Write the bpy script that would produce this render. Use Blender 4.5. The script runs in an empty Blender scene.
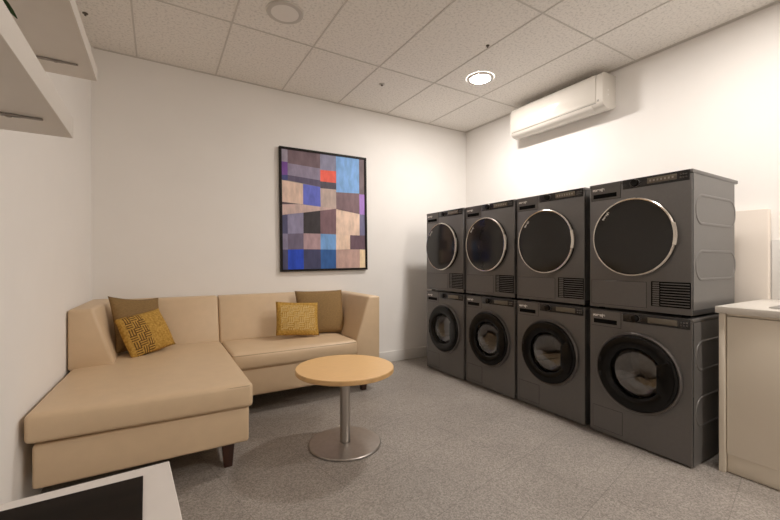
import bpy, bmesh, math, random
from mathutils import Vector, Matrix
random.seed(7)
PI = math.pi
S = bpy.context.scene
COL = S.collection

# ------------------------------------------------------------------ materials
def lin(c):
    return tuple((x/12.92 if x <= .04045 else ((x+.055)/1.055)**2.4) for x in c)

def mat(name, col, rough=.5, metal=0., spec=.5, noise=0., nscale=20., bump=0., bscale=200., coat=0., stretch=None, detail=4):
    """Principled material; col is linear albedo, with optional procedural mottling and bump."""
    m = bpy.data.materials.new(name); m.use_nodes = True
    nt = m.node_tree; b = nt.nodes['Principled BSDF']
    b.inputs['Base Color'].default_value = (*col, 1)
    b.inputs['Roughness'].default_value = rough
    b.inputs['Metallic'].default_value = metal
    b.inputs['Specular IOR Level'].default_value = spec
    b.inputs['Coat Weight'].default_value = coat
    b.inputs['Coat Roughness'].default_value = .08
    tc = nt.nodes.new('ShaderNodeTexCoord'); mp = nt.nodes.new('ShaderNodeMapping')
    nt.links.new(tc.outputs['Object'], mp.inputs['Vector'])
    if stretch: mp.inputs['Scale'].default_value = stretch
    if noise:
        n = nt.nodes.new('ShaderNodeTexNoise'); n.inputs['Scale'].default_value = nscale; n.inputs['Detail'].default_value = detail
        nt.links.new(mp.outputs[0], n.inputs['Vector'])
        r = nt.nodes.new('ShaderNodeValToRGB')
        r.color_ramp.elements[0].position = .3; r.color_ramp.elements[1].position = .7
        r.color_ramp.elements[0].color = (*[x*(1-noise) for x in col], 1)
        r.color_ramp.elements[1].color = (*[min(1, x*(1+noise)) for x in col], 1)
        nt.links.new(n.outputs['Fac'], r.inputs['Fac']); nt.links.new(r.outputs['Color'], b.inputs['Base Color'])
    if bump:
        n2 = nt.nodes.new('ShaderNodeTexNoise'); n2.inputs['Scale'].default_value = bscale; n2.inputs['Detail'].default_value = 3
        nt.links.new(mp.outputs[0], n2.inputs['Vector'])
        bp = nt.nodes.new('ShaderNodeBump'); bp.inputs['Strength'].default_value = bump; bp.inputs['Distance'].default_value = .002
        nt.links.new(n2.outputs['Fac'], bp.inputs['Height']); nt.links.new(bp.outputs['Normal'], b.inputs['Normal'])
    return m

def emit(name, col, strength):
    m = bpy.data.materials.new(name); m.use_nodes = True
    nt = m.node_tree; nt.nodes.remove(nt.nodes['Principled BSDF'])
    e = nt.nodes.new('ShaderNodeEmission'); e.inputs['Color'].default_value = (*col, 1); e.inputs['Strength'].default_value = strength
    nt.links.new(e.outputs[0], nt.nodes['Material Output'].inputs['Surface'])
    return m

M = {}
M['wall'] = mat('wall_paint', (.87, .85, .825), .85, spec=.25, noise=.012, nscale=3, bump=.12, bscale=180)
M['trim'] = mat('trim_paint', (.74, .72, .69), .45, noise=.01, nscale=5)
M['shelf'] = mat('shelf_white', (.66, .62, .57), .5, noise=.02, nscale=8)
M['steel'] = mat('brushed_steel', (.48, .45, .42), .34, 1., noise=.12, nscale=30, stretch=(1, 1, .04))
M['steel_base'] = mat('brushed_steel_base', (.44, .41, .385), .42, 1., noise=.06, nscale=40)
M['bracket'] = mat('bracket_metal', (.34, .31, .28), .5, .6, noise=.1, nscale=40)
M['anthracite'] = mat('anthracite_enamel', (.140, .133, .128), .38, .2, noise=.03, nscale=60)
M['plinth'] = mat('dark_plastic_base', (.03, .028, .027), .45, noise=.05, nscale=60)
M['seam'] = mat('dark_gap', (.006, .006, .006), .9, spec=.05, noise=.05, nscale=50)
M['gloss_black'] = mat('gloss_black_plastic', (.006, .0055, .005), .2, spec=.22, noise=.03, nscale=50)
M['panel_black'] = mat('control_panel_black', (.014, .013, .013), .25, noise=.03, nscale=50)
M['display'] = mat('display_window', (.15, .13, .10), .25, noise=.05, nscale=60)
M['icon'] = mat('print_silver', (.85, .83, .80), .5, noise=.02, nscale=60)
M['chrome'] = mat('satin_chrome', (.72, .68, .62), .2, 1., noise=.02, nscale=60)
M['ring_grey'] = mat('door_ring_grey', (.13, .12, .115), .3, .5, noise=.03, nscale=60)
M['drum'] = mat('drum_steel', (.50, .42, .33), .42, 1., noise=.08, nscale=30)
M['dryer_glass'] = mat('tinted_door_glass', (.018, .017, .015), .13, noise=.03, nscale=30, spec=.45)
M['leather'] = mat('tan_leather', (.64, .482, .315), .42, spec=.5, noise=.025, nscale=14, bump=.22, bscale=260)
M['leather_seam'] = mat('tan_leather_seam', (.36, .26, .155), .6, noise=.05, nscale=40)
M['dark_wood'] = mat('dark_wood', (.045, .016, .009), .35, noise=.3, nscale=30, stretch=(1, 1, .15))
M['beech'] = mat('beech_laminate', (.79, .51, .235), .34, noise=.05, nscale=12, stretch=(1, 9, 1), spec=.45)
M['beech_edge'] = mat('beech_edge', (.58, .36, .16), .4, noise=.1, nscale=20)
M['frame'] = mat('black_frame', (.012, .009, .0075), .5, spec=.2, noise=.1, nscale=40)
M['ac'] = mat('ac_plastic', (.70, .665, .61), .12, noise=.008, nscale=10)
M['ac_grey'] = mat('ac_vent_dark', (.30, .28, .25), .5, noise=.02, nscale=20)
M['cabinet'] = mat('cabinet_cream', (.78, .71, .60), .35, noise=.01, nscale=6)
M['worktop'] = mat('worktop_white', (.70, .665, .61), .3, noise=.02, nscale=60)
M['sink'] = mat('sink_steel', (.5, .49, .47), .3, 1., noise=.04, nscale=40)
M['splash'] = mat('splash_panel', (.74, .735, .72), .12, noise=.01, nscale=6)
M['boxing'] = mat('boxing_white', (.74, .67, .60), .5, noise=.01, nscale=6)
M['desk'] = mat('desk_white', (.70, .66, .63), .4, noise=.015, nscale=14)
M['pad'] = mat('desk_pad_brown', (.013, .0095, .007), .7, spec=.08, noise=.3, nscale=22, stretch=(.12, 1, 1))
M['diffuser_off'] = mat('lamp_diffuser_unlit', (.80, .77, .73), .35, noise=.01, nscale=20)
M['lamp_ring'] = mat('lamp_ring_white', (.56, .53, .49), .4, noise=.01, nscale=20)
M['brass'] = mat('sprinkler_metal', (.12, .1, .08), .4, .6, noise=.1, nscale=80)
M['leaf'] = mat('leaf_green', (.03, .10, .015), .4, noise=.35, nscale=30)
M['pot'] = mat('terracotta_pot', (.35, .16, .08), .7, noise=.15, nscale=30)
M['soil'] = mat('potting_soil', (.03, .02, .014), .9, noise=.4, nscale=60)
M['brown_fabric'] = mat('brown_fabric', (.26, .165, .07), .8, spec=.2, noise=.18, nscale=60, bump=.5, bscale=350, stretch=(1, 5, 1))
M['lamp'] = emit('lamp_light', (1, .935, .875), 215.)
M['lamp_soft'] = emit('lamp_light_dimmed', (1, .935, .875), 128.)
M['lamp_fill'] = emit('lamp_light_fill', (1, .92, .84), 405.)  # strong emission for the added fill light only

def mustard(name, mode):
    m = bpy.data.materials.new(name); m.use_nodes = True
    nt = m.node_tree; b = nt.nodes['Principled BSDF']; L = nt.links.new; N = nt.nodes.new
    b.inputs['Roughness'].default_value = .8; b.inputs['Specular IOR Level'].default_value = .2
    tc = N('ShaderNodeTexCoord'); sep = N('ShaderNodeSeparateXYZ'); L(tc.outputs['Object'], sep.inputs[0])
    def math_(op, a, v=None, c=None):
        n = N('ShaderNodeMath'); n.operation = op
        for i, q in enumerate((a, v, c)):
            if q is None: continue
            if isinstance(q, (int, float)): n.inputs[i].default_value = q
            else: L(q, n.inputs[i])
        return n.outputs[0]
    X, Y = sep.outputs['X'], sep.outputs['Y']
    p = .016                                   # stripe period, metres
    sx = math_('GREATER_THAN', math_('FRACT', math_('DIVIDE', X, p)), .55)
    sy = math_('GREATER_THAN', math_('FRACT', math_('DIVIDE', Y, p)), .55)
    cell = .048
    ck = math_('MODULO', math_('ADD', math_('FLOOR', math_('ADD', math_('DIVIDE', X, cell), 50)), math_('FLOOR', math_('ADD', math_('DIVIDE', Y, cell), 50))), 2)
    maze = math_('ADD', math_('MULTIPLY', sx, ck), math_('MULTIPLY', sy, math_('SUBTRACT', 1, ck)))
    if mode == 'band':                         # woven band across one half, plain nubbly field elsewhere
        msk = math_('MULTIPLY', math_('GREATER_THAN', X, -.14), math_('LESS_THAN', X, -.005))
    else:
        msk = math_('MULTIPLY', math_('LESS_THAN', math_('ABSOLUTE', X), .155), math_('LESS_THAN', math_('ABSOLUTE', Y), .115))
    fac = math_('MULTIPLY', maze, msk)
    ns = N('ShaderNodeTexNoise'); ns.inputs['Scale'].default_value = 70; L(tc.outputs['Object'], ns.inputs['Vector'])
    r = N('ShaderNodeValToRGB'); r.color_ramp.elements[0].position = .3; r.color_ramp.elements[1].position = .7
    r.color_ramp.elements[0].color = (.33, .18, .032, 1); r.color_ramp.elements[1].color = (.56, .34, .08, 1)
    L(ns.outputs['Fac'], r.inputs['Fac'])
    mx = N('ShaderNodeMix'); mx.data_type = 'RGBA'
    L(fac, mx.inputs['Factor']); L(r.outputs['Color'], mx.inputs[6])
    mx.inputs[7].default_value = (.12, .062, .018, 1) if mode == 'band' else (.56, .40, .17, 1)
    L(mx.outputs[2], b.inputs['Base Color'])
    hs = math_('ADD', math_('MULTIPLY', fac, .6), ns.outputs['Fac'])
    bp = N('ShaderNodeBump'); bp.inputs['Strength'].default_value = .6; bp.inputs['Distance'].default_value = .003
    L(hs, bp.inputs['Height']); L(bp.outputs['Normal'], b.inputs['Normal'])
    return m
M['mustard_band'] = mustard('mustard_weave_band', 'band')
M['mustard_maze'] = mustard('mustard_weave_maze', 'maze')

def floor_mat():
    m = bpy.data.materials.new('speckled_floor_tile'); m.use_nodes = True
    nt = m.node_tree; b = nt.nodes['Principled BSDF']; L = nt.links.new; N = nt.nodes.new
    b.inputs['Roughness'].default_value = .42; b.inputs['Specular IOR Level'].default_value = .4
    tc = N('ShaderNodeTexCoord')
    v = N('ShaderNodeTexVoronoi'); v.inputs['Scale'].default_value = 170; L(tc.outputs['Object'], v.inputs['Vector'])
    r = N('ShaderNodeValToRGB'); e = r.color_ramp.elements
    e[0].position = 0; e[0].color = (.20, .179, .160, 1); e[1].position = 1; e[1].color = (.39, .356, .324, 1)
    c = e.new(.45); c.color = (.29, .260, .234, 1)
    sp = N('ShaderNodeSeparateColor'); L(v.outputs['Color'], sp.inputs[0]); L(sp.outputs[0], r.inputs['Fac'])
    ns = N('ShaderNodeTexNoise'); ns.inputs['Scale'].default_value = 2.2; ns.inputs['Detail'].default_value = 5; L(tc.outputs['Object'], ns.inputs['Vector'])
    r2 = N('ShaderNodeValToRGB'); r2.color_ramp.elements[0].color = (.9, .9, .9, 1); r2.color_ramp.elements[1].color = (1.08, 1.08, 1.08, 1)
    r2.color_ramp.elements[0].position = .3; r2.color_ramp.elements[1].position = .7
    L(ns.outputs['Fac'], r2.inputs['Fac'])
    mu = N('ShaderNodeMix'); mu.data_type = 'RGBA'; mu.blend_type = 'MULTIPLY'; mu.inputs['Factor'].default_value = 1
    L(r.outputs['Color'], mu.inputs[6]); L(r2.outputs['Color'], mu.inputs[7])
    mp = N('ShaderNodeMapping'); mp.vector_type = 'TEXTURE'
    mp.inputs['Location'].default_value = (1.29, 1.915, 0); mp.inputs['Rotation'].default_value = (0, 0, math.radians(11.5))
    L(tc.outputs['Object'], mp.inputs['Vector'])
    bk = N('ShaderNodeTexBrick'); bk.offset = 0; bk.inputs['Scale'].default_value = 1
    bk.inputs['Brick Width'].default_value = .457; bk.inputs['Row Height'].default_value = .457
    bk.inputs['Mortar Size'].default_value = .0022; bk.inputs['Mortar Smooth'].default_value = .3
    bk.inputs['Color1'].default_value = (1, 1, 1, 1); bk.inputs['Color2'].default_value = (.95, .95, .95, 1); bk.inputs['Mortar'].default_value = (.72, .72, .72, 1)
    L(mp.outputs[0], bk.inputs['Vector'])
    m2 = N('ShaderNodeMix'); m2.data_type = 'RGBA'; m2.blend_type = 'MULTIPLY'; m2.inputs['Factor'].default_value = 1
    L(mu.outputs[2], m2.inputs[6]); L(bk.outputs['Color'], m2.inputs[7]); L(m2.outputs[2], b.inputs['Base Color'])
    n3 = N('ShaderNodeTexNoise'); n3.inputs['Scale'].default_value = 160; L(tc.outputs['Object'], n3.inputs['Vector'])
    bp = N('ShaderNodeBump'); bp.inputs['Strength'].default_value = .25; bp.inputs['Distance'].default_value = .002
    L(n3.outputs['Fac'], bp.inputs['Height']); L(bp.outputs['Normal'], b.inputs['Normal'])
    return m
M['floor'] = floor_mat()

def ceil_mat():
    m = bpy.data.materials.new('mineral_fibre_tile'); m.use_nodes = True
    nt = m.node_tree; b = nt.nodes['Principled BSDF']; L = nt.links.new; N = nt.nodes.new
    b.inputs['Roughness'].default_value = .95; b.inputs['Specular IOR Level'].default_value = .1
    tc = N('ShaderNodeTexCoord')
    n = N('ShaderNodeTexNoise'); n.inputs['Scale'].default_value = 55; n.inputs['Detail'].default_value = 6; n.inputs['Roughness'].default_value = .65
    L(tc.outputs['Object'], n.inputs['Vector'])
    r = N('ShaderNodeValToRGB'); e = r.color_ramp.elements
    e[0].position = .34; e[0].color = (.66, .64, .61, 1); e[1].position = .5; e[1].color = (.86, .83, .79, 1)
    L(n.outputs['Fac'], r.inputs['Fac']); L(r.outputs['Color'], b.inputs['Base Color'])
    bp = N('ShaderNodeBump'); bp.inputs['Strength'].default_value = .6; bp.inputs['Distance'].default_value = .004
    L(n.outputs['Fac'], bp.inputs['Height']); L(bp.outputs['Normal'], b.inputs['Normal'])
    return m
M['ceiling'] = ceil_mat()
M['grid'] = mat('ceiling_grid', (.62, .59, .55), .6, noise=.02, nscale=20)

def glass_mat():
    m = bpy.data.materials.new('door_bowl_glass'); m.use_nodes = True
    nt = m.node_tree; nt.nodes.remove(nt.nodes['Principled BSDF']); N = nt.nodes.new; L = nt.links.new
    t = N('ShaderNodeBsdfTransparent'); t.inputs['Color'].default_value = (.80, .75, .68, 1)
    g = N('ShaderNodeBsdfGlossy'); g.inputs['Roughness'].default_value = .04; g.inputs['Color'].default_value = (1, 1, 1, 1)
    f = N('ShaderNodeFresnel'); f.inputs['IOR'].default_value = 2.1
    mx = N('ShaderNodeMixShader'); L(f.outputs[0], mx.inputs['Fac']); L(t.outputs[0], mx.inputs[1]); L(g.outputs[0], mx.inputs[2])
    L(mx.outputs[0], nt.nodes['Material Output'].inputs['Surface'])
    return m
M['bowl_glass'] = glass_mat()

# ------------------------------------------------------------------ mesh helpers
class MB:
    def __init__(s): s.bm = bmesh.new(); s.mi = 0
    def _new(s, fs, smooth=False):
        for f in fs: f.material_index = s.mi; f.smooth = smooth
    def box(s, a, b, bev=0., seg=2, mtx=None):
        t = bmesh.new(); bmesh.ops.create_cube(t, size=1)
        d = [abs(b[i]-a[i]) for i in range(3)]; c = [(a[i]+b[i])/2 for i in range(3)]
        for v in t.verts: v.co = Vector((v.co.x*d[0]+c[0], v.co.y*d[1]+c[1], v.co.z*d[2]+c[2]))
        if bev: bmesh.ops.bevel(t, geom=t.edges[:], offset=bev, segments=seg, profile=.5, affect='EDGES')
        s.merge(t, bev > 0, mtx)
    def merge(s, t, smooth=False, mtx=None, keep_mi=False):
        bmesh.ops.recalc_face_normals(t, faces=t.faces[:])
        if mtx: t.transform(mtx)
        mp = {v: s.bm.verts.new(v.co) for v in t.verts}
        for f in t.faces:
            try: nf = s.bm.faces.new([mp[v] for v in f.verts])
            except ValueError: continue
            nf.material_index = f.material_index if keep_mi else s.mi; nf.smooth = smooth
        t.free()
    def prism(s, pts, h0, h1, axis='z', bev=0., seg=2, smooth=None):
        """extrude a polygon; axis z: pts (x,y); axis y: pts (x,z); axis x: pts (y,z)"""
        t = bmesh.new()
        def P(p, h): return {'z': (p[0], p[1], h), 'y': (p[0], h, p[1]), 'x': (h, p[0], p[1])}[axis]
        lo = [t.verts.new(P(p, h0)) for p in pts]; hi = [t.verts.new(P(p, h1)) for p in pts]
        n = len(pts)
        t.faces.new(lo); t.faces.new(hi[::-1])
        for i in range(n): t.faces.new((lo[i], lo[(i+1) % n], hi[(i+1) % n], hi[i]))
        if bev: bmesh.ops.bevel(t, geom=t.edges[:], offset=bev, segments=seg, profile=.5, affect='EDGES')
        s.merge(t, bool(bev) if smooth is None else smooth)
    def lathe(s, prof, n=64, mtx=None, cap0=False, cap1=False, a0=0., a1=2*PI):
        """prof: list of (r, h) around z"""
        t = bmesh.new(); full = abs(a1-a0-2*PI) < 1e-6; m = n if full else n+1
        rings = []
        for r, h in prof:
            if r < 1e-6: rings.append([t.verts.new((0, 0, h))])
            else: rings.append([t.verts.new((r*math.cos(a0+(a1-a0)*i/n), r*math.sin(a0+(a1-a0)*i/n), h)) for i in range(m)])
        for A, B in zip(rings, rings[1:]):
            k = n
            for i in range(k):
                j = (i+1) % m if full else i+1
                if len(A) == 1 and len(B) == 1: continue
                if len(A) == 1: t.faces.new((A[0], B[j], B[i]))
                elif len(B) == 1: t.faces.new((A[i], A[j], B[0]))
                else: t.faces.new((A[i], A[j], B[j], B[i]))
        if cap0 and len(rings[0]) > 2: t.faces.new(rings[0][::-1])
        if cap1 and len(rings[-1]) > 2: t.faces.new(rings[-1])
        s.merge(t, True, mtx)
    def tube(s, path, r, n=8, closed=False, squash=1., up=Vector((0, 0, 1))):
        t = bmesh.new(); P = [Vector(p) for p in path]; L = len(P); rings = []
        for i in range(L):
            d = (P[(i+1) % L]-P[i-1]) if closed else (P[min(i+1, L-1)]-P[max(i-1, 0)])
            d.normalize(); a = d.cross(up)
            if a.length < 1e-4: a = d.cross(Vector((1, 0, 0)))
            a.normalize(); b = a.cross(d)
            rings.append([t.verts.new(P[i]+a*(r*math.cos(2*PI*k/n))+b*(r*squash*math.sin(2*PI*k/n))) for k in range(n)])
        for i in range(L if closed else L-1):
            A, B = rings[i], rings[(i+1) % L]
            for k in range(n): t.faces.new((A[k], A[(k+1) % n], B[(k+1) % n], B[k]))
        if not closed: t.faces.new(rings[0][::-1]); t.faces.new(rings[-1])
        s.merge(t, True)
    def build(s, name, mats, parent=None, angle=35, **props):
        me = bpy.data.meshes.new(name); s.bm.to_mesh(me); s.bm.free()
        if not isinstance(mats, (list, tuple)): mats = [mats]
        for m in mats: me.materials.append(m)
        try: me.set_sharp_from_angle(angle=math.radians(angle))
        except Exception: pass
        o = bpy.data.objects.new(name, me); COL.objects.link(o)
        if parent: o.parent = parent
        for k, v in props.items(): o[k] = v
        return o

def empty(name, loc, rz=0., label=None, cat=None, group=None):
    o = bpy.data.objects.new(name, None); COL.objects.link(o); o.location = loc; o.rotation_euler = (0, 0, rz)
    o.empty_display_size = .1
    tag(o, label, cat, group); return o
def tag(o, label=None, cat=None, group=None, kind=None):
    if label: o['label'] = label
    if cat: o['category'] = cat
    if group: o['group'] = group
    if kind: o['kind'] = kind
    return o
def copy_tree(o, parent=None):
    c = o.copy(); COL.objects.link(c)
    if parent: c.parent = parent
    for ch in [x for x in o.children]: copy_tree(ch, c)
    return c
def one_box(name, a, b, m, parent=None, bev=0., seg=2, **props):
    q = MB(); q.box(a, b, bev, seg); return q.build(name, m, parent, **props)
def text_mesh(name, body, size, m, parent, mtx, ext=.0003):
    cu = bpy.data.curves.new(name, 'FONT'); cu.body = body; cu.size = size; cu.extrude = ext; cu.align_x = 'LEFT'; cu.offset = size*.045
    tmp = bpy.data.objects.new(name+'_t', cu); COL.objects.link(tmp)
    dg = bpy.context.evaluated_depsgraph_get(); me = bpy.data.meshes.new_from_object(tmp.evaluated_get(dg))
    bpy.data.objects.remove(tmp); bpy.data.curves.remove(cu)
    me.transform(mtx); me.materials.clear(); me.materials.append(m); me.name = name
    o = bpy.data.objects.new(name, me); COL.objects.link(o); o.parent = parent
    return o
def superellipse_rect(cx, cy, w, h, r, n=8):
    pts = []
    for (sx, sy, a0) in ((1, 1, 0), (-1, 1, 90), (-1, -1, 180), (1, -1, 270)):
        for i in range(n+1):
            a = math.radians(a0+90*i/n)
            pts.append((cx+sx*(w/2-r)+r*math.cos(a), cy+sy*(h/2-r)+r*math.sin(a)))
    return pts

# ------------------------------------------------------------------ room
BY = 3.862; RX = 3.506; CH = 2.89; FY = -3.9
def wl(y): return -.456-(3.862-y)*.0455          # inner face of the left wall, slightly out of square
def struct(o): o['kind'] = 'structure'; return o
struct(one_box('floor', (-.9, FY-.1, -.08), (RX+.1, BY+.1, 0), M['floor']))
struct(one_box('ceiling', (-.9, FY-.1, CH), (RX+.1, BY+.1, CH+.08), M['ceiling']))
struct(one_box('wall_back', (-.9, BY, .0005), (RX+.1, BY+.1, CH-.0005), M['wall']))
struct(one_box('wall_right', (RX, FY, .0005), (RX+.1, BY-.0005, CH-.0005), M['wall']))
struct(one_box('wall_front', (-.9, FY-.1, .0005), (RX, FY-.0005, CH-.0005), M['wall']))
q = MB(); q.prism([(wl(FY), FY), (wl(BY), BY-.0005), (wl(BY)-.1, BY-.0005), (wl(FY)-.1, FY)], .0005, CH-.0005)
struct(q.build('wall_left', M['wall']))
struct(one_box('baseboard_back', (-.44, BY-.014, .001), (RX-.002, BY-.001, .124), M['trim'], bev=.003))
struct(one_box('baseboard_right', (RX-.014, .90, .001), (RX-.001, BY-.016, .124), M['trim'], bev=.003))
# ceiling grid: exposed tee bars between 600 x 1200 tiles
ceil = bpy.data.objects['ceiling']
q = MB()
for i in range(-1, 6):
    x = .455+.606*i
    if wl(0)-.1 < x < RX: q.box((x-.006, FY, CH-.004), (x+.006, BY-.02, CH-.0002), .001, 1)
for j in range(-3, 7):
    y = 2.947-1.217*(j)
    if FY < y < BY:
        q.box((-.6, y-.006, CH-.0042), (RX-.02, y+.006, CH-.0003), .001, 1)
q.build('ceiling_grid', M['grid'], ceil)
q = MB()
q.box((-.44, BY-.012, CH-.009), (RX-.002, BY-.0008, CH-.0004), .001, 1)
q.box((RX-.012, FY+.01, CH-.009), (RX-.0008, BY-.021, CH-.0004), .001, 1)
struct(q.build('trim_1', M['grid']))

# ------------------------------------------------------------------ downlights
def downlight(x, y, lit, label):
    t = empty('downlight', (x, y, CH-.0006), 0, label, 'ceiling light', 'round ceiling downlights')
    q = MB(); q.lathe([(.0923, -.0108), (.096, -.0115), (.112, -.012), (.122, -.009), (.126, 0.)], 48); q.build('trim_ring', M['lamp_ring'], t)
    q = MB(); q.lathe([(.0, -.0112), (.0922, -.0108), (.0922, -.006)], 48); q.build('diffuser', {0: M['diffuser_off'], 1: M['lamp'], 2: M['lamp_soft'], 3: M['lamp_fill']}[int(lit)], t)
    return t
downlight(2.58, 2.648, True, 'glowing round white downlight in the ceiling beside the air conditioner')
downlight(.747, 2.638, False, 'switched off round downlight in the ceiling above the sofa and picture')
downlight(2.58, .80, 2, 'glowing round downlight in the ceiling in front of the sink cabinet, above the frame')
for lx, ly, ll in ((2.58, -1.05, 'added round fill light in the ceiling, unseen behind the camera on the machine side'),
                   ):
    downlight(lx, ly, 3, ll)  # added lamp, out of view, brightens the room as fill
def sprinkler(x, y, r, label):
    t = empty('sprinkler_head', (x, y, CH-.0006), 0, label, 'sprinkler', 'small ceiling sprinkler heads')
    q = MB(); q.lathe([(r*2.1, 0), (r*2.0, -.004), (r*1.1, -.007), (0, -.007)], 24); q.build('escutcheon', M['lamp_ring'] if r > .009 else M['brass'], t)
    q = MB(); q.lathe([(r*.6, -.007), (r*.5, -.012), (r*.9, -.0135), (r*.9, -.016), (0, -.0165)], 16); q.build('deflector', M['brass'], t)
sprinkler(1.853, 3.226, .013, 'small dark sprinkler head in the ceiling above the picture')
sprinkler(2.24, 2.216, .007, 'tiny dark sensor stud in a ceiling joint nearer the camera than the lit downlight')
sprinkler(-.43, 3.36, .008, 'small dark sprinkler head in the ceiling just past the upper shelf')

# ------------------------------------------------------------------ machines
MW, MD = .605, .60
def U(u): return MW/2-u               # u measured from the left edge as seen from the front
RY = Matrix.Rotation(-PI/2, 4, 'Y')   # lathe axis z -> -x (towards the viewer)
def at_front(u, z, x=0.): return Matrix.Translation((x, U(u), z)) @ RY
def text_front(u, z, x, rot=0.):
    # text plane x-y -> faces -X, reading direction -Y
    B = Matrix(((0, 0, -1, 0), (-1, 0, 0, 0), (0, 1, 0, 0), (0, 0, 0, 1)))
    return Matrix.Translation((x, U(u), z)) @ B @ Matrix.Rotation(rot, 4, 'Z')
def holed_front(cu, cz, r, z0, z1, x0=0., x1=.012, n=96):
    """flat front sheet with a round hole"""
    t = bmesh.new(); cy = U(cu)
    ya, yb = -MW/2+.003, MW/2-.003
    angs = sorted(set([2*PI*i/n for i in range(n)]+[math.atan2(z-cz, y-cy) % (2*PI) for y in (ya, yb) for z in (z0, z1)]))
    inn, out = [], []
    for a in angs:
        dy, dz = math.cos(a), math.sin(a); k = 1e9
        if dy > 1e-9: k = min(k, (yb-cy)/dy)
        if dy < -1e-9: k = min(k, (ya-cy)/dy)
        if dz > 1e-9: k = min(k, (z1-cz)/dz)
        if dz < -1e-9: k = min(k, (z0-cz)/dz)
        inn.append((cy+r*dy, cz+r*dz)); out.append((cy+k*dy, cz+k*dz))
    m = len(angs)
    vi = [t.verts.new((x0, *p)) for p in inn]; vo = [t.verts.new((x0, *p)) for p in out]
    bi = [t.verts.new((x1, *p)) for p in inn]; bo = [t.verts.new((x1, *p)) for p in out]
    for i in range(m):
        j = (i+1) % m
        t.faces.new((vi[i], vi[j], vo[j], vo[i])); t.faces.new((vo[i], vo[j], bo[j], bo[i])); t.faces.new((vi[j], vi[i], bi[i], bi[j]))
    return t
def side_beads(q, zs):
    for y in (-1, 1):
        for zc in zs:
            pts = superellipse_rect(.325, zc, .56, .165, .078, 8)
            q.tube([(p[0], y*(MW/2), p[1]) for p in pts], .0085, 10, True, .42, Vector((0, 1, 0)))
def shell(q, z0, z1):
    """cabinet box open at the front"""
    a = [(.012, -MW/2), (MD, -MW/2), (MD, MW/2), (.012, MW/2)]
    t = bmesh.new()
    lo = [t.verts.new((*p, z0)) for p in a]; hi = [t.verts.new((*p, z1)) for p in a]
    for i in range(3): t.faces.new((lo[i], lo[i+1], hi[i+1], hi[i]))
    t.faces.new(lo[::-1]); t.faces.new(hi)
    q.merge(t)
def inset_plate(name, parent, u0, u1, z0, z1, m, gap=.0022, th=.0022):
    q = MB(); q.mi = 1; q.box((-.0006, U(u0), z0), (.002, U(u1), z1))
    q.mi = 0; q.box((-th, U(u0+gap), z0+gap), (.001, U(u1-gap), z1-gap), .0007, 1)
    return q.build(name, [m, M['seam']], parent)
def control_panel(t, z0, z1, wash):
    p = one_box('control_panel', (-.004, U(.225), z0), (.004, U(.592), z1), M['panel_black'], t, .002)
    zc = (z0+z1)/2
    q = MB(); q.lathe([(.0225, 0), (.0225, .014), (.0205, .019), (.008, .0205), (0, .0205)], 40, at_front(.302, zc, -.004)); q.build('knob', M['gloss_black'], p)
    q = MB(); q.lathe([(.0232, .0008), (.0247, .0025), (.0258, .0008)], 40, at_front(.302, zc, -.004)); q.build('knob_ring', M['ring_grey'], p)
    one_box('display', (-.0052, U(.372), zc-.0165), (-.003, U(.530), zc+.0165), M['display'], p, .0006)
    for k in range(3):
        for r in (0, 1):
            one_box('button', (-.006, U(.545+.014*k), zc-.013+.016*r), (-.003, U(.553+.014*k), zc-.005+.016*r), M['ring_grey'], p, .0006)
    q = MB()                          # printed programme ticks round the knob
    for k in range(11):
        a = math.radians(-40+26*k)
        q.box((-.0043, U(.302+.033*math.cos(a))-.0035, zc+.022*math.sin(a)-.0012), (-.0038, U(.302+.033*math.cos(a))+.0035, zc+.022*math.sin(a)+.0012))
    q.build('programme_marks', M['ring_grey'], p)
    if not wash:
        q = MB()
        for k in range(7): q.box((-.0055, U(.384+.020*k), zc-.006), (-.0051, U(.394+.020*k), zc+.006))
        q.build('display_symbols', M['bracket'], p)

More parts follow.
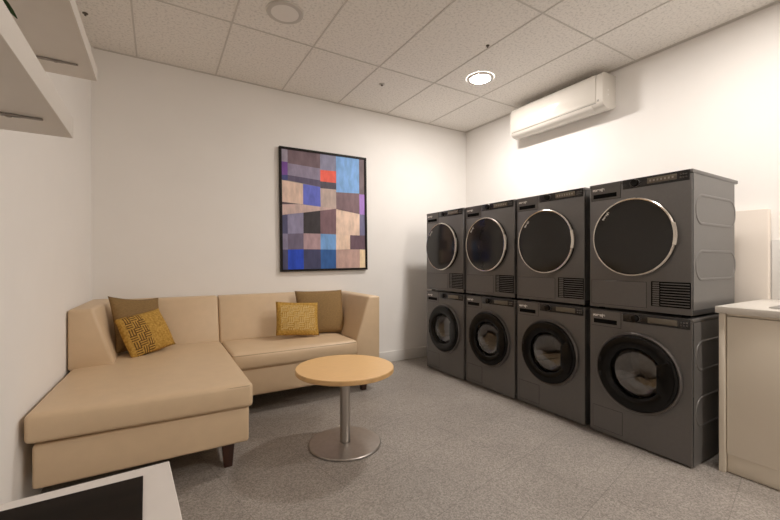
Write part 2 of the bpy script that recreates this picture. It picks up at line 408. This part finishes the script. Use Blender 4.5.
def washer():
    t = empty('washing_machine', (0, 0, 0))
    q = MB(); shell(q, .012, .828); side_beads(q, (.628, .305)); q.build('body', M['anthracite'], t)
    q = MB(); q.merge(holed_front(.306, .474, .222, .012, .830), False); q.build('front_panel', M['anthracite'], t, 30)
    one_box('top_panel', (.001, -MW/2, .8305), (.638, MW/2, .850), M['anthracite'], t, .004)
    # detergent drawer with its recessed grip
    d = inset_plate('detergent_drawer', t, .014, .212, .738, .846, M['anthracite'])
    one_box('drawer_grip', (-.0032, U(.030), .757), (-.001, U(.186), .786), M['seam'], d, .0006)
    text_mesh('logo', 'gorenje', .027, M['icon'], t, text_front(.024, .803, -.0026))
    control_panel(t, .788, .846, True)
    inset_plate('service_flap', t, .022, .220, .040, .192, M['anthracite'], .0015, .0012)
    # door: grey rim, wide black ring, glass bowl, grip
    dr = empty('door', (0, 0, 0)); dr.parent = t
    q = MB(); q.lathe([(.253, .0), (.2525, .018), (.247, .024), (.240, .022), (.236, .016)], 96, at_front(.306, .474)); q.build('door_rim', M['ring_grey'], dr)
    q = MB(); q.lathe([(.2362, .012), (.2362, .026), (.228, .034), (.200, .037), (.165, .034), (.156, .028), (.152, .020), (.151, -.03)], 96, at_front(.306, .474)); q.build('door_ring', M['gloss_black'], dr)
    q = MB(); q.lathe([(.1515, .020), (.149, .004), (.136, -.018), (.108, -.036), (.06, -.046), (0, -.049)], 72, at_front(.306, .474)); bmesh.ops.reverse_faces(q.bm, faces=q.bm.faces[:]); q.build('glass_bowl', M['bowl_glass'], dr)
    # grip block covering the right edge of the glass
    q = MB()
    pts = []
    for i in range(17):
        a = math.radians(-33+66*i/16); pts.append((U(.306+.222*math.cos(a)), .474+.222*math.sin(a)))
    pts += [(U(.437), .474+.075), (U(.437), .474-.075)]
    q.prism(pts, -.043, -.020, 'x', .003, 2); q.build('handle', M['gloss_black'], dr)
    for sg in (-1, 1): one_box('hinge_cover', (-.042, U(.095)-.006, .474+sg*.05-.018), (-.03, U(.095)+.006, .474+sg*.05+.018), M['panel_black'], dr, .003)
    # drum behind the glass
    q = MB(); q.lathe([(.222, -.012), (.222, -.03), (.235, -.05), (.238, -.40), (.20, -.43), (0, -.44)], 64, at_front(.306, .474)); dm = q.build('drum', M['drum'], t)
    for a in (90, 210, 330):
        q = MB(); c, s_ = math.cos(math.radians(a)), math.sin(math.radians(a))
        q.box((.10, -.02, -.03), (.38, .02, .03), .012, 3, Matrix.Translation((0, U(.306)+.215*c, .474+.215*s_)) @ Matrix.Rotation(math.radians(a+90), 4, 'X'))
        q.build('drum_paddle', M['drum'], dm)
    for x in (.06, .54):
        for y in (-.25, .25):
            q = MB(); q.lathe([(.02, 0.0005), (.02, .0122)], 20, Matrix.Translation((x, y, 0)), True, True); q.build('foot', M['seam'], t)
    return t

def dryer():
    t = empty('tumble_dryer', (0, 0, 0))
    q = MB(); shell(q, .045, .826); side_beads(q, (.625, .300)); q.build('body', M['anthracite'], t)
    one_box('front_panel', (0, -MW/2+.003, .015), (.0125, MW/2-.003, .824), M['anthracite'], t, .002)
    one_box('base', (.013, -MW/2+.002, .0145), (MD+.02, MW/2-.002, .0446), M['plinth'], t, .003)
    one_box('top_panel', (.001, -MW/2-.002, .8265), (.655, MW/2+.002, .850), M['anthracite'], t, .005)
    d = inset_plate('water_drawer', t, .014, .212, .738, .846, M['anthracite'])
    one_box('drawer_grip', (-.0032, U(.030), .752), (-.001, U(.186), .780), M['seam'], d, .0006)
    text_mesh('logo', 'gorenje', .027, M['icon'], t, text_front(.024, .803, -.0026))
    control_panel(t, .788, .848, False)
    inset_plate('filter_flap', t, .014, .366, .035, .196, M['anthracite'], .0015, .0012)
    # vent grille, lower right
    q = MB(); q.mi = 1; q.box((-.0008, U(.392), .052), (.002, U(.597), .202)); q.mi = 0
    for k in range(9):
        z = .064+.0158*k
        t2 = Matrix.Translation((-.002, U(.518), z)) @ Matrix.Rotation(math.radians(-28), 4, 'Y')
        q.box((-.0016, -.074, -.0034), (.0016, .074, .0034), .0006, 1, t2)
    for k in range(11): q.box((-.0026, U(.400), .0555+.0132*k), (.0005, U(.437), .0645+.0132*k), .0006, 1)
    q.build('vent_grille', [M['anthracite'], M['seam']], t)
    dr = empty('door', (0, 0, 0)); dr.parent = t
    C = (.293, .476)
    q = MB(); q.lathe([(.240, .0), (.243, .006), (.243, .030)], 96, at_front(*C)); q.build('door_back', M['gloss_black'], dr)
    q = MB(); q.lathe([(.2435, .022), (.247, .028), (.2465, .038), (.242, .043), (.2355, .041), (.234, .034)], 96, at_front(*C)); q.build('door_rim', M['chrome'], dr)
    q = MB(); q.lathe([(.2345, .034), (.232, .0385), (.20, .041), (.10, .0435), (0, .044)], 96, at_front(*C)); q.build('door_glass', M['dryer_glass'], dr)
    # bright grip on the right edge of the rim
    q = MB(); q.lathe([(.236, .030), (.236, .046), (.247, .0475), (.2555, .044), (.2565, .030), (.236, .030)], 14, at_front(*C), a0=math.radians(-103), a1=math.radians(-73))
    h = q.build('handle', M['chrome'], dr)
    text_mesh('door_logo', 'gorenje', .021, M['icon'], dr, text_front(C[0]-.172, C[1]+.118, -.0436, math.radians(50)))
    for x in (.06, .54):
        for y in (-.25, .25):
            q = MB(); q.lathe([(.02, 0.0005), (.02, .0147)], 20, Matrix.Translation((x, y, 0)), True, True); q.build('foot', M['seam'], t)
    return t

spots = [(2.588, 1.2825, 0), (2.598, 1.9285, 0), (2.585, 2.546, 0), (2.566, 3.160, 0)]
wlab = ['dark grey front-load washing machine on the floor right beside the cream sink cabinet',
        'dark grey front-load washing machine on the floor, second from the cream sink cabinet',
        'dark grey front-load washing machine on the floor, third from the cream sink cabinet',
        'dark grey front-load washing machine on the floor nearest the back wall']
dlab = ['dark grey tumble dryer with round door, on the stack nearest the sink cabinet',
        'dark grey tumble dryer with round door, on the second stack from the sink cabinet',
        'dark grey tumble dryer with round door, on the third stack from the sink cabinet',
        'dark grey tumble dryer with round door, on the stack nearest the back wall']
W0, D0 = washer(), dryer()
for i, (x, y, r) in enumerate(spots):
    w = W0 if i == 0 else copy_tree(W0)
    w.location = (x, y, 0); w.rotation_euler = (0, 0, r); tag(w, wlab[i], 'washing machine', 'row of front-load washing machines')
    d = D0 if i == 0 else copy_tree(D0)
    d.location = (x-.004, y, .8540); d.rotation_euler = (0, 0, r); tag(d, dlab[i], 'dryer', 'row of stacked tumble dryers')

# ------------------------------------------------------------------ sectional sofa
def puff_box(q, a, b, bev, crown_top=0., crown_front=0., cuts=14, wob=0., slope=0.):
    t = bmesh.new(); bmesh.ops.create_cube(t, size=1)
    d = [b[i]-a[i] for i in range(3)]; c = [(a[i]+b[i])/2 for i in range(3)]
    for v in t.verts: v.co = Vector((v.co.x*d[0], v.co.y*d[1], v.co.z*d[2]))
    bmesh.ops.bevel(t, geom=t.edges[:], offset=bev, segments=4, profile=.5, affect='EDGES')
    for ax in (0, 1):
        for i in range(1, cuts):
            n = [0, 0, 0]; n[ax] = 1; p = [0, 0, 0]; p[ax] = (-.5+i/cuts)*d[ax]
            bmesh.ops.bisect_plane(t, geom=t.verts[:]+t.edges[:]+t.faces[:], plane_co=p, plane_no=n)
    for v in t.verts:
        x, y, z = v.co.x/d[0]*2, v.co.y/d[1]*2, v.co.z/d[2]*2
        k = max(0, 1-abs(x)**4)*max(0, 1-abs(y)**4)
        if z > 0: v.co.z += crown_top*k*z + wob*math.sin(5*x+2*y)*math.cos(4*y-x)*k
        if y < -.5: v.co.y -= crown_front*max(0, 1-abs(x)**6)*max(0, 1-z*z)
        v.co.z += slope*y
        v.co += Vector(c)
    q.merge(t, True)

SY = 3.842
sofa = empty('sectional_sofa', (.6, 3.3, 0), 0, 'tan leather L-shaped corner sofa with a chaise, against the back and left walls', 'sofa')
def off(o):
    for v in o.data.vertices:                 # the left side follows the slightly out-of-square wall
        if o.name.startswith('seat') and o.data.vertices[0].co.y and v.co.x < .465: v.co.z += .014*(.465-v.co.x)   # cushion plumper by the wall
        if v.co.x < -.30: v.co.x += max(0., v.co.y-2.27)*.0455
    o.location = (-.6, -3.3, 0); return o
LT = M['leather']
# bases
q = MB(); q.box((-.487, 2.300, .150), (.447, SY, .352), .016, 3); off(q.build('base', LT, sofa))
q = MB(); q.box((.450, 3.080, .140), (1.513, SY, .352), .016, 3); off(q.build('base', LT, sofa))
# seats
q = MB(); puff_box(q, (-.508, 2.270, .354), (.464, 3.66, .488), .024, .014, .010, 14, .002); c = off(q.build('seat_cushion', LT, sofa))
def piping(q, a, b, z, r=.0026, inset=.006):
    pts = superellipse_rect((a[0]+b[0])/2, (a[1]+b[1])/2, b[0]-a[0]-2*inset, b[1]-a[1]-2*inset, .03, 6)
    q.tube([(p[0], p[1], z) for p in pts], r, 6, True)
q = MB(); piping(q, (-.480, 2.266), (.464, 3.66), .476); q.build('seat_piping', M['leather_seam'], c)
q = MB(); puff_box(q, (.468, 3.050, .354), (1.512, 3.66, .480), .030, .016, .012, 14, .003); c = off(q.build('seat_cushion', LT, sofa))
q = MB(); piping(q, (.468, 3.044), (1.512, 3.66), .466); q.build('seat_piping', M['leather_seam'], c)
# backrests: wedge profiles (y, z), leaning faces
def wedge_back(x0, x1):
    q = MB(); q.prism([(3.598, .484), (3.722, .868), (SY, .868), (SY, .354), (3.664, .354)], x0, x1, 'x', .018, 3)
    return off(q.build('backrest', LT, sofa))
wedge_back(-.28, .4555); wedge_back(.4605, 1.628)
# arms: trapezoid front (x, z)
q = MB(); q.prism([(-.522, .490), (-.522, .876), (-.395, .876), (-.236, .490)], 3.085, SY-.002, 'y', .018, 3); off(q.build('arm', LT, sofa))
q = MB(); q.prism([(1.757, .140), (1.757, .858), (1.640, .858), (1.516, .47), (1.516, .140)], 3.095, SY-.002, 'y', .018, 3); off(q.build('arm', LT, sofa))
for x, y in ((.345, 2.385), (-.40, 2.75), (-.36, 3.74), (.60, 3.74), (1.615, 3.16), (1.615, 3.74)):
    q = MB(); t = bmesh.new()
    hi = [(-.033, -.033), (.033, -.033), (.033, .033), (-.033, .033)]
    zt = .151 if x < .5 else .141
    A = [t.verts.new((x+a*.68, y+b*.68, .0005)) for a, b in hi]; B = [t.verts.new((x+a, y+b, zt)) for a, b in hi]
    t.faces.new(A[::-1]); t.faces.new(B)
    for i in range(4): t.faces.new((A[i], A[(i+1) % 4], B[(i+1) % 4], B[i]))
    bmesh.ops.bevel(t, geom=t.edges[:], offset=.004, segments=2, profile=.5, affect='EDGES'); q.merge(t, True)
    off(q.build('leg', M['dark_wood'], sofa))

# ------------------------------------------------------------------ pillows
def pillow(c, n, w, h, th, roll, m, label, pinch=.05, seed=0):
    n = Vector(n).normalized(); right = Vector((-n.y, n.x, 0)).normalized(); up = n.cross(right)
    R = Matrix((right, up, n)).transposed().to_4x4() @ Matrix.Rotation(roll, 4, 'Z')
    rnd = random.Random(seed); ph = [rnd.uniform(0, 6) for _ in range(4)]
    t = bmesh.new(); K = 26; G = {}
    for sgn in (1, -1):
        for i in range(K+1):
            for j in range(K+1):
                a, b = -1+2*i/K, -1+2*j/K
                if sgn < 0 and (i in (0, K) or j in (0, K)): G[sgn, i, j] = G[1, i, j]; continue
                x = a*(1-pinch*(1-b*b)); y = b*(1-pinch*(1-a*a))
                e = (max(0, 1-a*a)*max(0, 1-b*b))**.42
                z = sgn*th/2*e*(1+.06*math.sin(4*a+ph[0])*math.sin(3*b+ph[1]))
                z += .006*math.sin(2.2*a+ph[2])*math.cos(2.6*b+ph[3])
                G[sgn, i, j] = t.verts.new((x*w/2, y*h/2, z))
        for i in range(K):
            for j in range(K):
                f = [G[sgn, i, j], G[sgn, i+1, j], G[sgn, i+1, j+1], G[sgn, i, j+1]]
                try: t.faces.new(f if sgn > 0 else f[::-1])
                except ValueError: pass
    q = MB(); q.merge(t, True)
    o = q.build('throw_pillow', m, None, 180)
    o.matrix_world = Matrix.Translation(c) @ R
    return tag(o, label, 'pillow', 'throw pillows on the sofa')
PR = math.radians
pillow((-.128, 3.500, .702), (.60, -.72, .34), .40, .43, .12, PR(-7), M['brown_fabric'], 'plain brown square throw pillow in the left corner of the sofa', .11, 1)
pillow((-.074, 3.352, .653), (.52, -.74, .44), .35, .31, .105, PR(8), M['mustard_band'], 'mustard throw pillow with a dark woven band, tilted, leaning at the sofa left corner', .03, 2)
pillow((1.345, 3.530, .690), (-.10, -.93, .33), .47, .43, .12, PR(0), M['brown_fabric'], 'plain brown square throw pillow standing against the right arm of the sofa', .06, 3)
pillow((1.075, 3.395, .662), (-.02, -.90, .40), .385, .31, .10, PR(-5), M['mustard_maze'], 'mustard throw pillow with a maze weave standing upright near the right sofa arm', .03, 4)

# ------------------------------------------------------------------ pedestal table
tb = empty('pedestal_table', (1.035, 2.28, 0), 0, 'round beech-top pedestal table on a brushed steel column and disc base', 'table')
q = MB(); q.lathe([(0, .0005), (.226, .0005), (.231, .004), (.231, .010), (.226, .0145), (.10, .018), (.036, .019)], 96); q.build('base', M['steel_base'], tb)
q = MB(); q.lathe([(.0325, .018), (.0325, .462)], 48, None, True, True); q.build('column', M['steel'], tb)
q = MB(); q.lathe([(.15, .4622), (.15, .468)], 48, None, True, True); q.build('mounting_plate', M['seam'], tb)
q = MB(); q.lathe([(0, .5), (.311, .5)], 96); q.mi = 1; q.lathe([(.311, .5), (.3145, .4965), (.3145, .474), (.311, .4705), (0, .4690)], 96)
q.build('tabletop', [M['beech'], M['beech_edge']], tb)

# ------------------------------------------------------------------ picture
pw, ph_ = .970, 1.250
pic = empty('framed_picture', (1.5205, 3.8595, 1.703), 0, 'black framed abstract patchwork painting in blue, beige and mauve on the back wall', 'picture')
pic.rotation_euler = (0, PR(-.75), 0)
q = MB()
fw = .022
for a, b in (((-pw/2, -.032, -ph_/2), (pw/2, -.001, -ph_/2+fw)), ((-pw/2, -.032, ph_/2-fw), (pw/2, -.001, ph_/2)),
             ((-pw/2, -.032, -ph_/2+fw), (-pw/2+fw, -.001, ph_/2-fw)), ((pw/2-fw, -.032, -ph_/2+fw), (pw/2, -.001, ph_/2-fw))):
    q.box(a, b, .0015, 1)
q.build('frame', M['frame'], pic)
def paint(name, c):
    c = lin([v/255 for v in c]); c = (min(.9, c[0]*1.08), min(.9, c[1]*1.08), min(.9, c[2]*1.22))
    return mat('paint_'+name, c, .6, noise=.16, nscale=26, stretch=(1, 1, .35), spec=.3)
patches = [
 ('mauve brown', (118, 100, 102), [(.088, .0), (.442, .0), (.442, .143), (.088, .129)]),
 ('pale lilac', (160, 152, 160), [(.0, .0), (.088, .0), (.088, .121), (.0, .121)]),
 ('grey blue', (140, 140, 156), [(.442, .0), (.626, .0), (.626, .150), (.442, .154)]),
 ('sky blue', (128, 172, 214), [(.626, .0), (.909, .0), (.907, .324), (.624, .329)]),
 ('grey brown', (120, 106, 104), [(.909, .0), (1., .0), (1., .330), (.907, .330)]),
 ('purple', (120, 80, 148), [(.0, .121), (.088, .121), (.087, .225), (.0, .228)]),
 ('dusk blue', (72, 78, 122), [(.0, .228), (.087, .225), (.087, .266), (.0, .268)]),
 ('lilac grey', (142, 134, 148), [(.088, .129), (.442, .143), (.441, .242), (.087, .224)]),
 ('slate', (96, 88, 106), [(.087, .224), (.441, .242), (.440, .297), (.087, .266)]),
 ('coral', (246, 104, 84), [(.442, .154), (.626, .150), (.625, .251), (.441, .250)]),
 ('charcoal', (86, 82, 88), [(.441, .250), (.625, .251), (.625, .307), (.440, .307)]),
 ('beige', (216, 190, 166), [(.0, .268), (.249, .284), (.247, .451), (.0, .441)]),
 ('cobalt', (100, 110, 188), [(.249, .284), (.440, .297), (.442, .462), (.247, .451)]),
 ('stone', (188, 170, 154), [(.440, .307), (.625, .307), (.622, .476), (.442, .462)]),
 ('umber rose', (130, 108, 108), [(.624, .329), (.907, .326), (.909, .507), (.622, .476)]),
 ('lavender', (170, 132, 196), [(.907, .330), (1., .330), (1., .512), (.909, .507)]),
 ('dark sliver', (92, 78, 80), [(.0, .441), (.20, .452), (.0, .462)]),
 ('tan wedge', (196, 172, 158), [(.0, .462), (.20, .452), (.442, .462), (.622, .472), (.249, .519), (.0, .548)]),
 ('slate blue', (84, 84, 110), [(.0, .548), (.08, .538), (.08, .694), (.0, .694)]),
 ('blue grey', (140, 136, 156), [(.08, .538), (.249, .519), (.247, .688), (.08, .694)]),
 ('soft black', (62, 58, 58), [(.249, .519), (.436, .495), (.436, .688), (.247, .688)]),
 ('rose brown', (124, 98, 100), [(.436, .495), (.622, .472), (.617, .691), (.436, .688)]),
 ('warm beige', (226, 200, 172), [(.622, .472), (.909, .507), (.907, .696), (.617, .691)]),
 ('storm', (118, 116, 140), [(.909, .507), (1., .512), (1., .82), (.976, .82), (.976, .694), (.907, .696)]),
 ('ash', (132, 126, 144), [(.0, .694), (.08, .694), (.08, .821), (.0, .821)]),
 ('pewter', (112, 104, 120), [(.08, .694), (.247, .688), (.246, .818), (.08, .821)]),
 ('dusty pink', (174, 148, 146), [(.247, .688), (.436, .688), (.435, .819), (.246, .818)]),
 ('light blue', (116, 160, 202), [(.436, .688), (.617, .691), (.615, .821), (.435, .819)]),
 ('cream beige', (230, 204, 174), [(.617, .691), (.787, .694), (.786, .817), (.615, .821)]),
 ('plum', (106, 86, 92), [(.787, .694), (.976, .694), (.976, .82), (.786, .817)]),
 ('night', (78, 78, 104), [(.0, .821), (.08, .821), (.078, 1.), (.0, 1.)]),
 ('royal blue', (44, 78, 186), [(.08, .821), (.246, .818), (.246, 1.), (.078, 1.)]),
 ('indigo grey', (72, 74, 100), [(.246, .818), (.435, .819), (.435, 1.), (.246, 1.)]),
 ('steel blue', (56, 98, 152), [(.435, .819), (.615, .821), (.613, 1.), (.435, 1.)]),
 ('sand', (190, 160, 144), [(.615, .821), (.906, .817), (.906, 1.), (.613, 1.)]),
 ('straw', (232, 208, 164), [(.906, .817), (1., .82), (1., 1.), (.906, 1.)]),
]
t = bmesh.new(); mats = [mat('canvas_ground', (.30, .26, .24), .7, noise=.1, nscale=40)]
iw, ih = pw-2*fw+.004, ph_-2*fw+.004
q = MB(); q.box((-iw/2, -.020, -ih/2), (iw/2, -.002, ih/2))
for nm, c, pts in patches:
    mats.append(paint(nm.replace(' ', '_'), c)); q.mi = len(mats)-1
    vs = []
    for u, v in pts:
        u = (u-.022)/(.956); v = (v-.018)/(.964); u = min(1, max(0, u)); v = min(1, max(0, v))
        vs.append(q.bm.verts.new(((u-.5)*iw, -.0206, (.5-v)*ih)))
    f = q.bm.faces.new(vs); f.material_index = q.mi
    f.normal_update()
    if f.normal.y > 0: f.normal_flip()
q.build('canvas', mats, pic)

# ------------------------------------------------------------------ air conditioner
AY0, AY1 = 1.905, 2.925
ac = empty('air_conditioner', (RX-.001, (AY0+AY1)/2, 2.54), 0, 'white wall-mounted split air conditioner high on the right wall by the ceiling', 'air conditioner')
hl = (AY1-AY0)/2
prof = [(0, .012), (0, .29), (-.165, .29), (-.188, .283), (-.200, .268), (-.206, .24), (-.207, .05), (-.203, .022), (-.19, .002), (-.165, -.013), (-.12, -.02), (-.05, -.012)]
q = MB()
q.prism(prof, -hl, hl, 'y', .003, 2); q.build('housing', M['ac'], ac)
q = MB()
fp = [(-.2075, .034), (-.2115, .038), (-.2115, .245), (-.206, .266), (-.192, .284), (-.187, .2835), (-.200, .265), (-.2065, .24)]
q.prism(fp, -hl+.062, hl-.02, 'y', .001, 1); q.build('front_panel', M['ac'], ac)
q = MB(); q.prism([(-.2085, .026), (-.2085, .030), (-.203, .030), (-.203, .026)], -hl+.062, hl-.02, 'y'); q.build('panel_gap', M['ac_grey'], ac)
q = MB(); q.prism([(-.205, .018), (-.196, .0015), (-.170, -.0165), (-.125, -.0245), (-.125, -.021), (-.168, -.012), (-.192, .004), (-.201, .020)], -hl+.10, hl-.04, 'y'); q.build('louver', M['ac'], ac)
one_box('indicator_window', (-.2085, -hl+.035, .006+.03), (-.2060, -hl+.050, .024+.03), M['ac_grey'], ac, .001)
q = MB()
for zz in (.10, .14): q.box((-.13, -hl-.0015, zz-.006), (-.115, -hl+.002, zz+.006), .001, 1)
q.build('side_screw_cap', M['trim'], ac)

# ------------------------------------------------------------------ shelves on the left wall
def shelf(y0, y1, xf, z0, z1, by, bx0, bx1, label):
    t = empty('wall_shelf', (wl(y1), y1, z0), 0, label, 'shelf', 'white floating shelves on the left wall')
    q = MB(); q.prism([(wl(y0)+.0015, y0), (xf, y0), (xf, y1), (wl(y1)+.0015, y1)], z0, z1, 'z', .002, 2)
    o = q.build('board', M['shelf'], t); o.location = (-wl(y1), -y1, -z0)
    for k, yy in enumerate((by, y0+.18)):
        q = MB(); q.box((wl(yy)+.004, yy-.010, z0-.006), (bx1-.05, yy+.010, z0-.0004), .002, 1)
        q.box((bx1-.09, yy-.006, z0-.006), (bx1, yy+.006, z0-.0004), .002, 1)
        q.lathe([(.007, -.009), (.007, -.0055)], 12, Matrix.Translation((bx1-.075, yy, z0)), True, True)
        o = q.build('bracket', M['bracket'], t); o.location = (-wl(y1), -y1, -z0)
shelf(.55, 1.70, -.25, 1.602, 1.672, 1.51, -.5, -.292, 'lower white floating shelf on the left wall, nearer the camera, with a plant')
shelf(1.15, 2.31, -.25, 2.042, 2.102, 2.155, -.5, -.301, 'upper white floating shelf on the left wall just below the ceiling')
pl = empty('potted_plant', (-.401, 1.053, 1.6725), 0, 'green trailing potted plant standing on the lower white shelf', 'plant')
q = MB(); q.lathe([(.042, .0005), (.058, .095), (.062, .10), (.062, .112), (.055, .112), (.052, .098)], 32, None, True); q.build('pot', M['pot'], pl)
q = MB(); q.lathe([(0, .10), (.053, .097)], 24); q.build('soil', M['soil'], pl)
q = MB(); rnd = random.Random(3)
def leaf(q, base, d, L, w):
    d = Vector(d).normalized(); s_ = d.cross(Vector((0, 0, 1))).normalized(); n = s_.cross(d)
    t = bmesh.new(); rows = []
    for i in range(7):
        f = i/6; ww = w*math.sin(PI*min(1, f*.92+.06))**.8
        p = Vector(base)+d*(L*f)-Vector((0, 0, 1))*(L*.35*f*f)
        rows.append([t.verts.new(p-s_*ww+n*.12*ww), t.verts.new(p-n*.12*ww), t.verts.new(p+s_*ww+n*.12*ww)])
    for A, B in zip(rows, rows[1:]):
        t.faces.new((A[0], A[1], B[1], B[0])); t.faces.new((A[1], A[2], B[2], B[1]))
    bmesh.ops.solidify(t, geom=t.faces[:], thickness=.0012)
    q.merge(t, True)
stems = []
for k in range(26):
    a = rnd.uniform(0, 2*PI); el = rnd.uniform(.1, 1.2)
    L = rnd.uniform(.03, .075); d = Vector((math.cos(a)*math.cos(el), math.sin(a)*math.cos(el), math.sin(el)))
    if d.x < -.3: d.x *= .3
    tip = Vector((0, 0, .10))+d*L; stems.append((Vector((d.x*.02, d.y*.02, .098)), tip))
    leaf(q, tip, (d.x, d.y, d.z*.5), rnd.uniform(.05, .075), rnd.uniform(.011, .016))
for k, (dx, dy) in enumerate(((.115, .03), (.12, .075), (.10, .11), (.125, -.02), (.12, .05))):
    tip = Vector((dx*.75, dy*.75, .085-.008*k)); stems.append((Vector((dx*.3, dy*.3, .105)), tip))
    leaf(q, tip, (dx, dy, -.05*k), .06, .015)
q.build('foliage', M['leaf'], pl, 180)
q = MB()
for a, b in stems: q.tube([a, (a+b)/2+Vector((0, 0, .012)), b], .0016, 5)
q.build('stem', M['leaf'], pl)

# ------------------------------------------------------------------ sink cabinet, worktop, sink
cab = empty('base_cabinet', (3.1, .30, 0), 0, 'cream base cabinet with flat doors under the white worktop, right of the machines', 'cabinet')
CX, CY = 3.1, .30
def cbox(name, a, b, m, bev=.0015, par=None, **p):
    o = one_box(name, a, b, m, par or cab, bev, 2, **p)
    if par is None: o.location = (-CX, -CY, 0)
    return o
cbox('top_rail', (2.722, -.338, .8745), (2.74, .8715, .888), M['cabinet'])
cbox('side_panel', (2.703, .873, .0008), (3.4375, .901, .888), M['cabinet'])
cbox('back_panel', (3.47, -.34, .105), (3.488, .8715, .886), M['cabinet'])
cbox('bottom_panel', (2.735, -.34, .105), (3.469, .8715, .123), M['cabinet'])
cbox('side_panel', (2.735, -.36, .0008), (3.488, -.3415, .886), M['cabinet'])
cbox('plinth', (2.733, -.34, .0008), (2.75, .8715, .104), M['cabinet'])
for y0, y1 in ((.268, .868), (-.338, .264)): cbox('door', (2.7135, y0, .108), (2.7335, y1, .872), M['cabinet'], .002)
wt = MB()
X0, X1, Y0, Y1, Z0, Z1 = 2.688, RX-.0015, -.36, .914, .890, .926
sx0, sx1, sy0, sy1 = 2.815, 3.29, .20, .715
wt.box((X0, Y0, Z0), (sx0, Y1, Z1), .002, 2); wt.box((sx1, Y0, Z0), (3.438, Y1, Z1), .002, 2); wt.box((3.436, Y0, Z0), (X1, .8845, Z1), .0005, 1)
wt.box((sx0-.002, sy1, Z0), (sx1+.002, Y1, Z1)); wt.box((sx0-.002, Y0, Z0), (sx1+.002, sy0, Z1))
tag(wt.build('worktop', M['worktop']), 'white stone-look worktop with rounded edge lying on the cream cabinet', 'worktop')
sk = empty('sink', ((sx0+sx1)/2, (sy0+sy1)/2, Z1), 0, 'stainless steel sink set into the white worktop', 'sink')
hw, hd = (sx1-sx0)/2, (sy1-sy0)/2
def ring(w, h, r, z): return [(p[0], p[1], z) for p in superellipse_rect(0, 0, w, h, r, 8)]
levels = [ring(2*hw+.03, 2*hd+.03, .05, .0006), ring(2*hw+.03, 2*hd+.03, .05, .003), ring(2*hw-.03, 2*hd-.03, .06, .0036), ring(2*hw-.04, 2*hd-.04, .06, -.004), ring(2*hw-.06, 2*hd-.06, .06, -.16), ring(2*hw-.16, 2*hd-.16, .05, -.175)]
t = bmesh.new(); V = [[t.verts.new(p) for p in L] for L in levels]
for A, B in zip(V, V[1:]):
    n = len(A)
    for i in range(n): t.faces.new((A[i], A[(i+1) % n], B[(i+1) % n], B[i]))
t.faces.new(V[-1]); q = MB(); q.merge(t, True); q.build('basin', M['sink'], sk)
q = MB(); q.lathe([(.04, -.1735), (.035, -.170), (.02, -.172), (0, -.172)], 24); q.build('drain', M['chrome'], sk)
sp = one_box('splashback', (RX-.008, -.36, .9275), (RX-.001, .884, 1.320), M['splash'], None, .001)
tag(sp, 'glossy pale grey splashback panel on the right wall behind the worktop', 'splashback')
bx = one_box('pipe_boxing', (3.440, .886, .0008), (RX-.0155, 1.30, 1.526), M['boxing'], None, .004)
tag(bx, 'off-white upright boxing panel on the right wall between dryer and splashback', 'boxing')

# ------------------------------------------------------------------ white table in the near left corner
dk = empty('desk', (.022, 1.022, 0), PR(3.6), 'white desk in the near left corner by the left wall', 'desk')
q = MB(); q.box((-.575, -.66, .692), (0, 0, .72), .0015, 1); q.build('desktop', M['desk'], dk)
for x in (-.54, -.05):
    for y in (-.62, -.05): one_box('leg', (x-.02, y-.02, .0005), (x+.02, y+.02, .6915), M['desk'], dk, .002)
q = MB(); q.box((-.52, -.06, .63), (-.07, -.04, .6915)); q.box((-.52, -.63, .63), (-.07, -.61, .6915)); q.build('apron', M['desk'], dk)
pad = one_box('desk_pad', (-.48, -.36, 0), (0, 0, .0035), M['pad'], None, .001)
pad.location = (-.027, .972, .7206); pad.rotation_euler = (0, 0, PR(1.2))
tag(pad, 'dark brown wood-grained desk pad lying on the white desk', 'desk pad')

# ------------------------------------------------------------------ camera, world, view
cam = bpy.data.cameras.new('camera'); co = bpy.data.objects.new('camera', cam); COL.objects.link(co)
co.location = (0, 0, 1.18); co.rotation_euler = (PI/2, 0, -math.radians(31.07))
cam.sensor_fit = 'HORIZONTAL'; cam.sensor_width = 36; cam.lens = 36*385/780; cam.shift_y = 1/780; cam.clip_start = .02
S.camera = co
w = bpy.data.worlds.new('world'); S.world = w; w.use_nodes = True
w.node_tree.nodes['Background'].inputs['Color'].default_value = (1, .95, .88, 1)
w.node_tree.nodes['Background'].inputs['Strength'].default_value = .02
S.view_settings.view_transform = 'Standard'; S.view_settings.look = 'None'
S.view_settings.exposure = .93; S.view_settings.gamma = 1.; S.view_settings.use_curve_mapping = False
S.cycles.max_bounces = 10; S.cycles.diffuse_bounces = 7
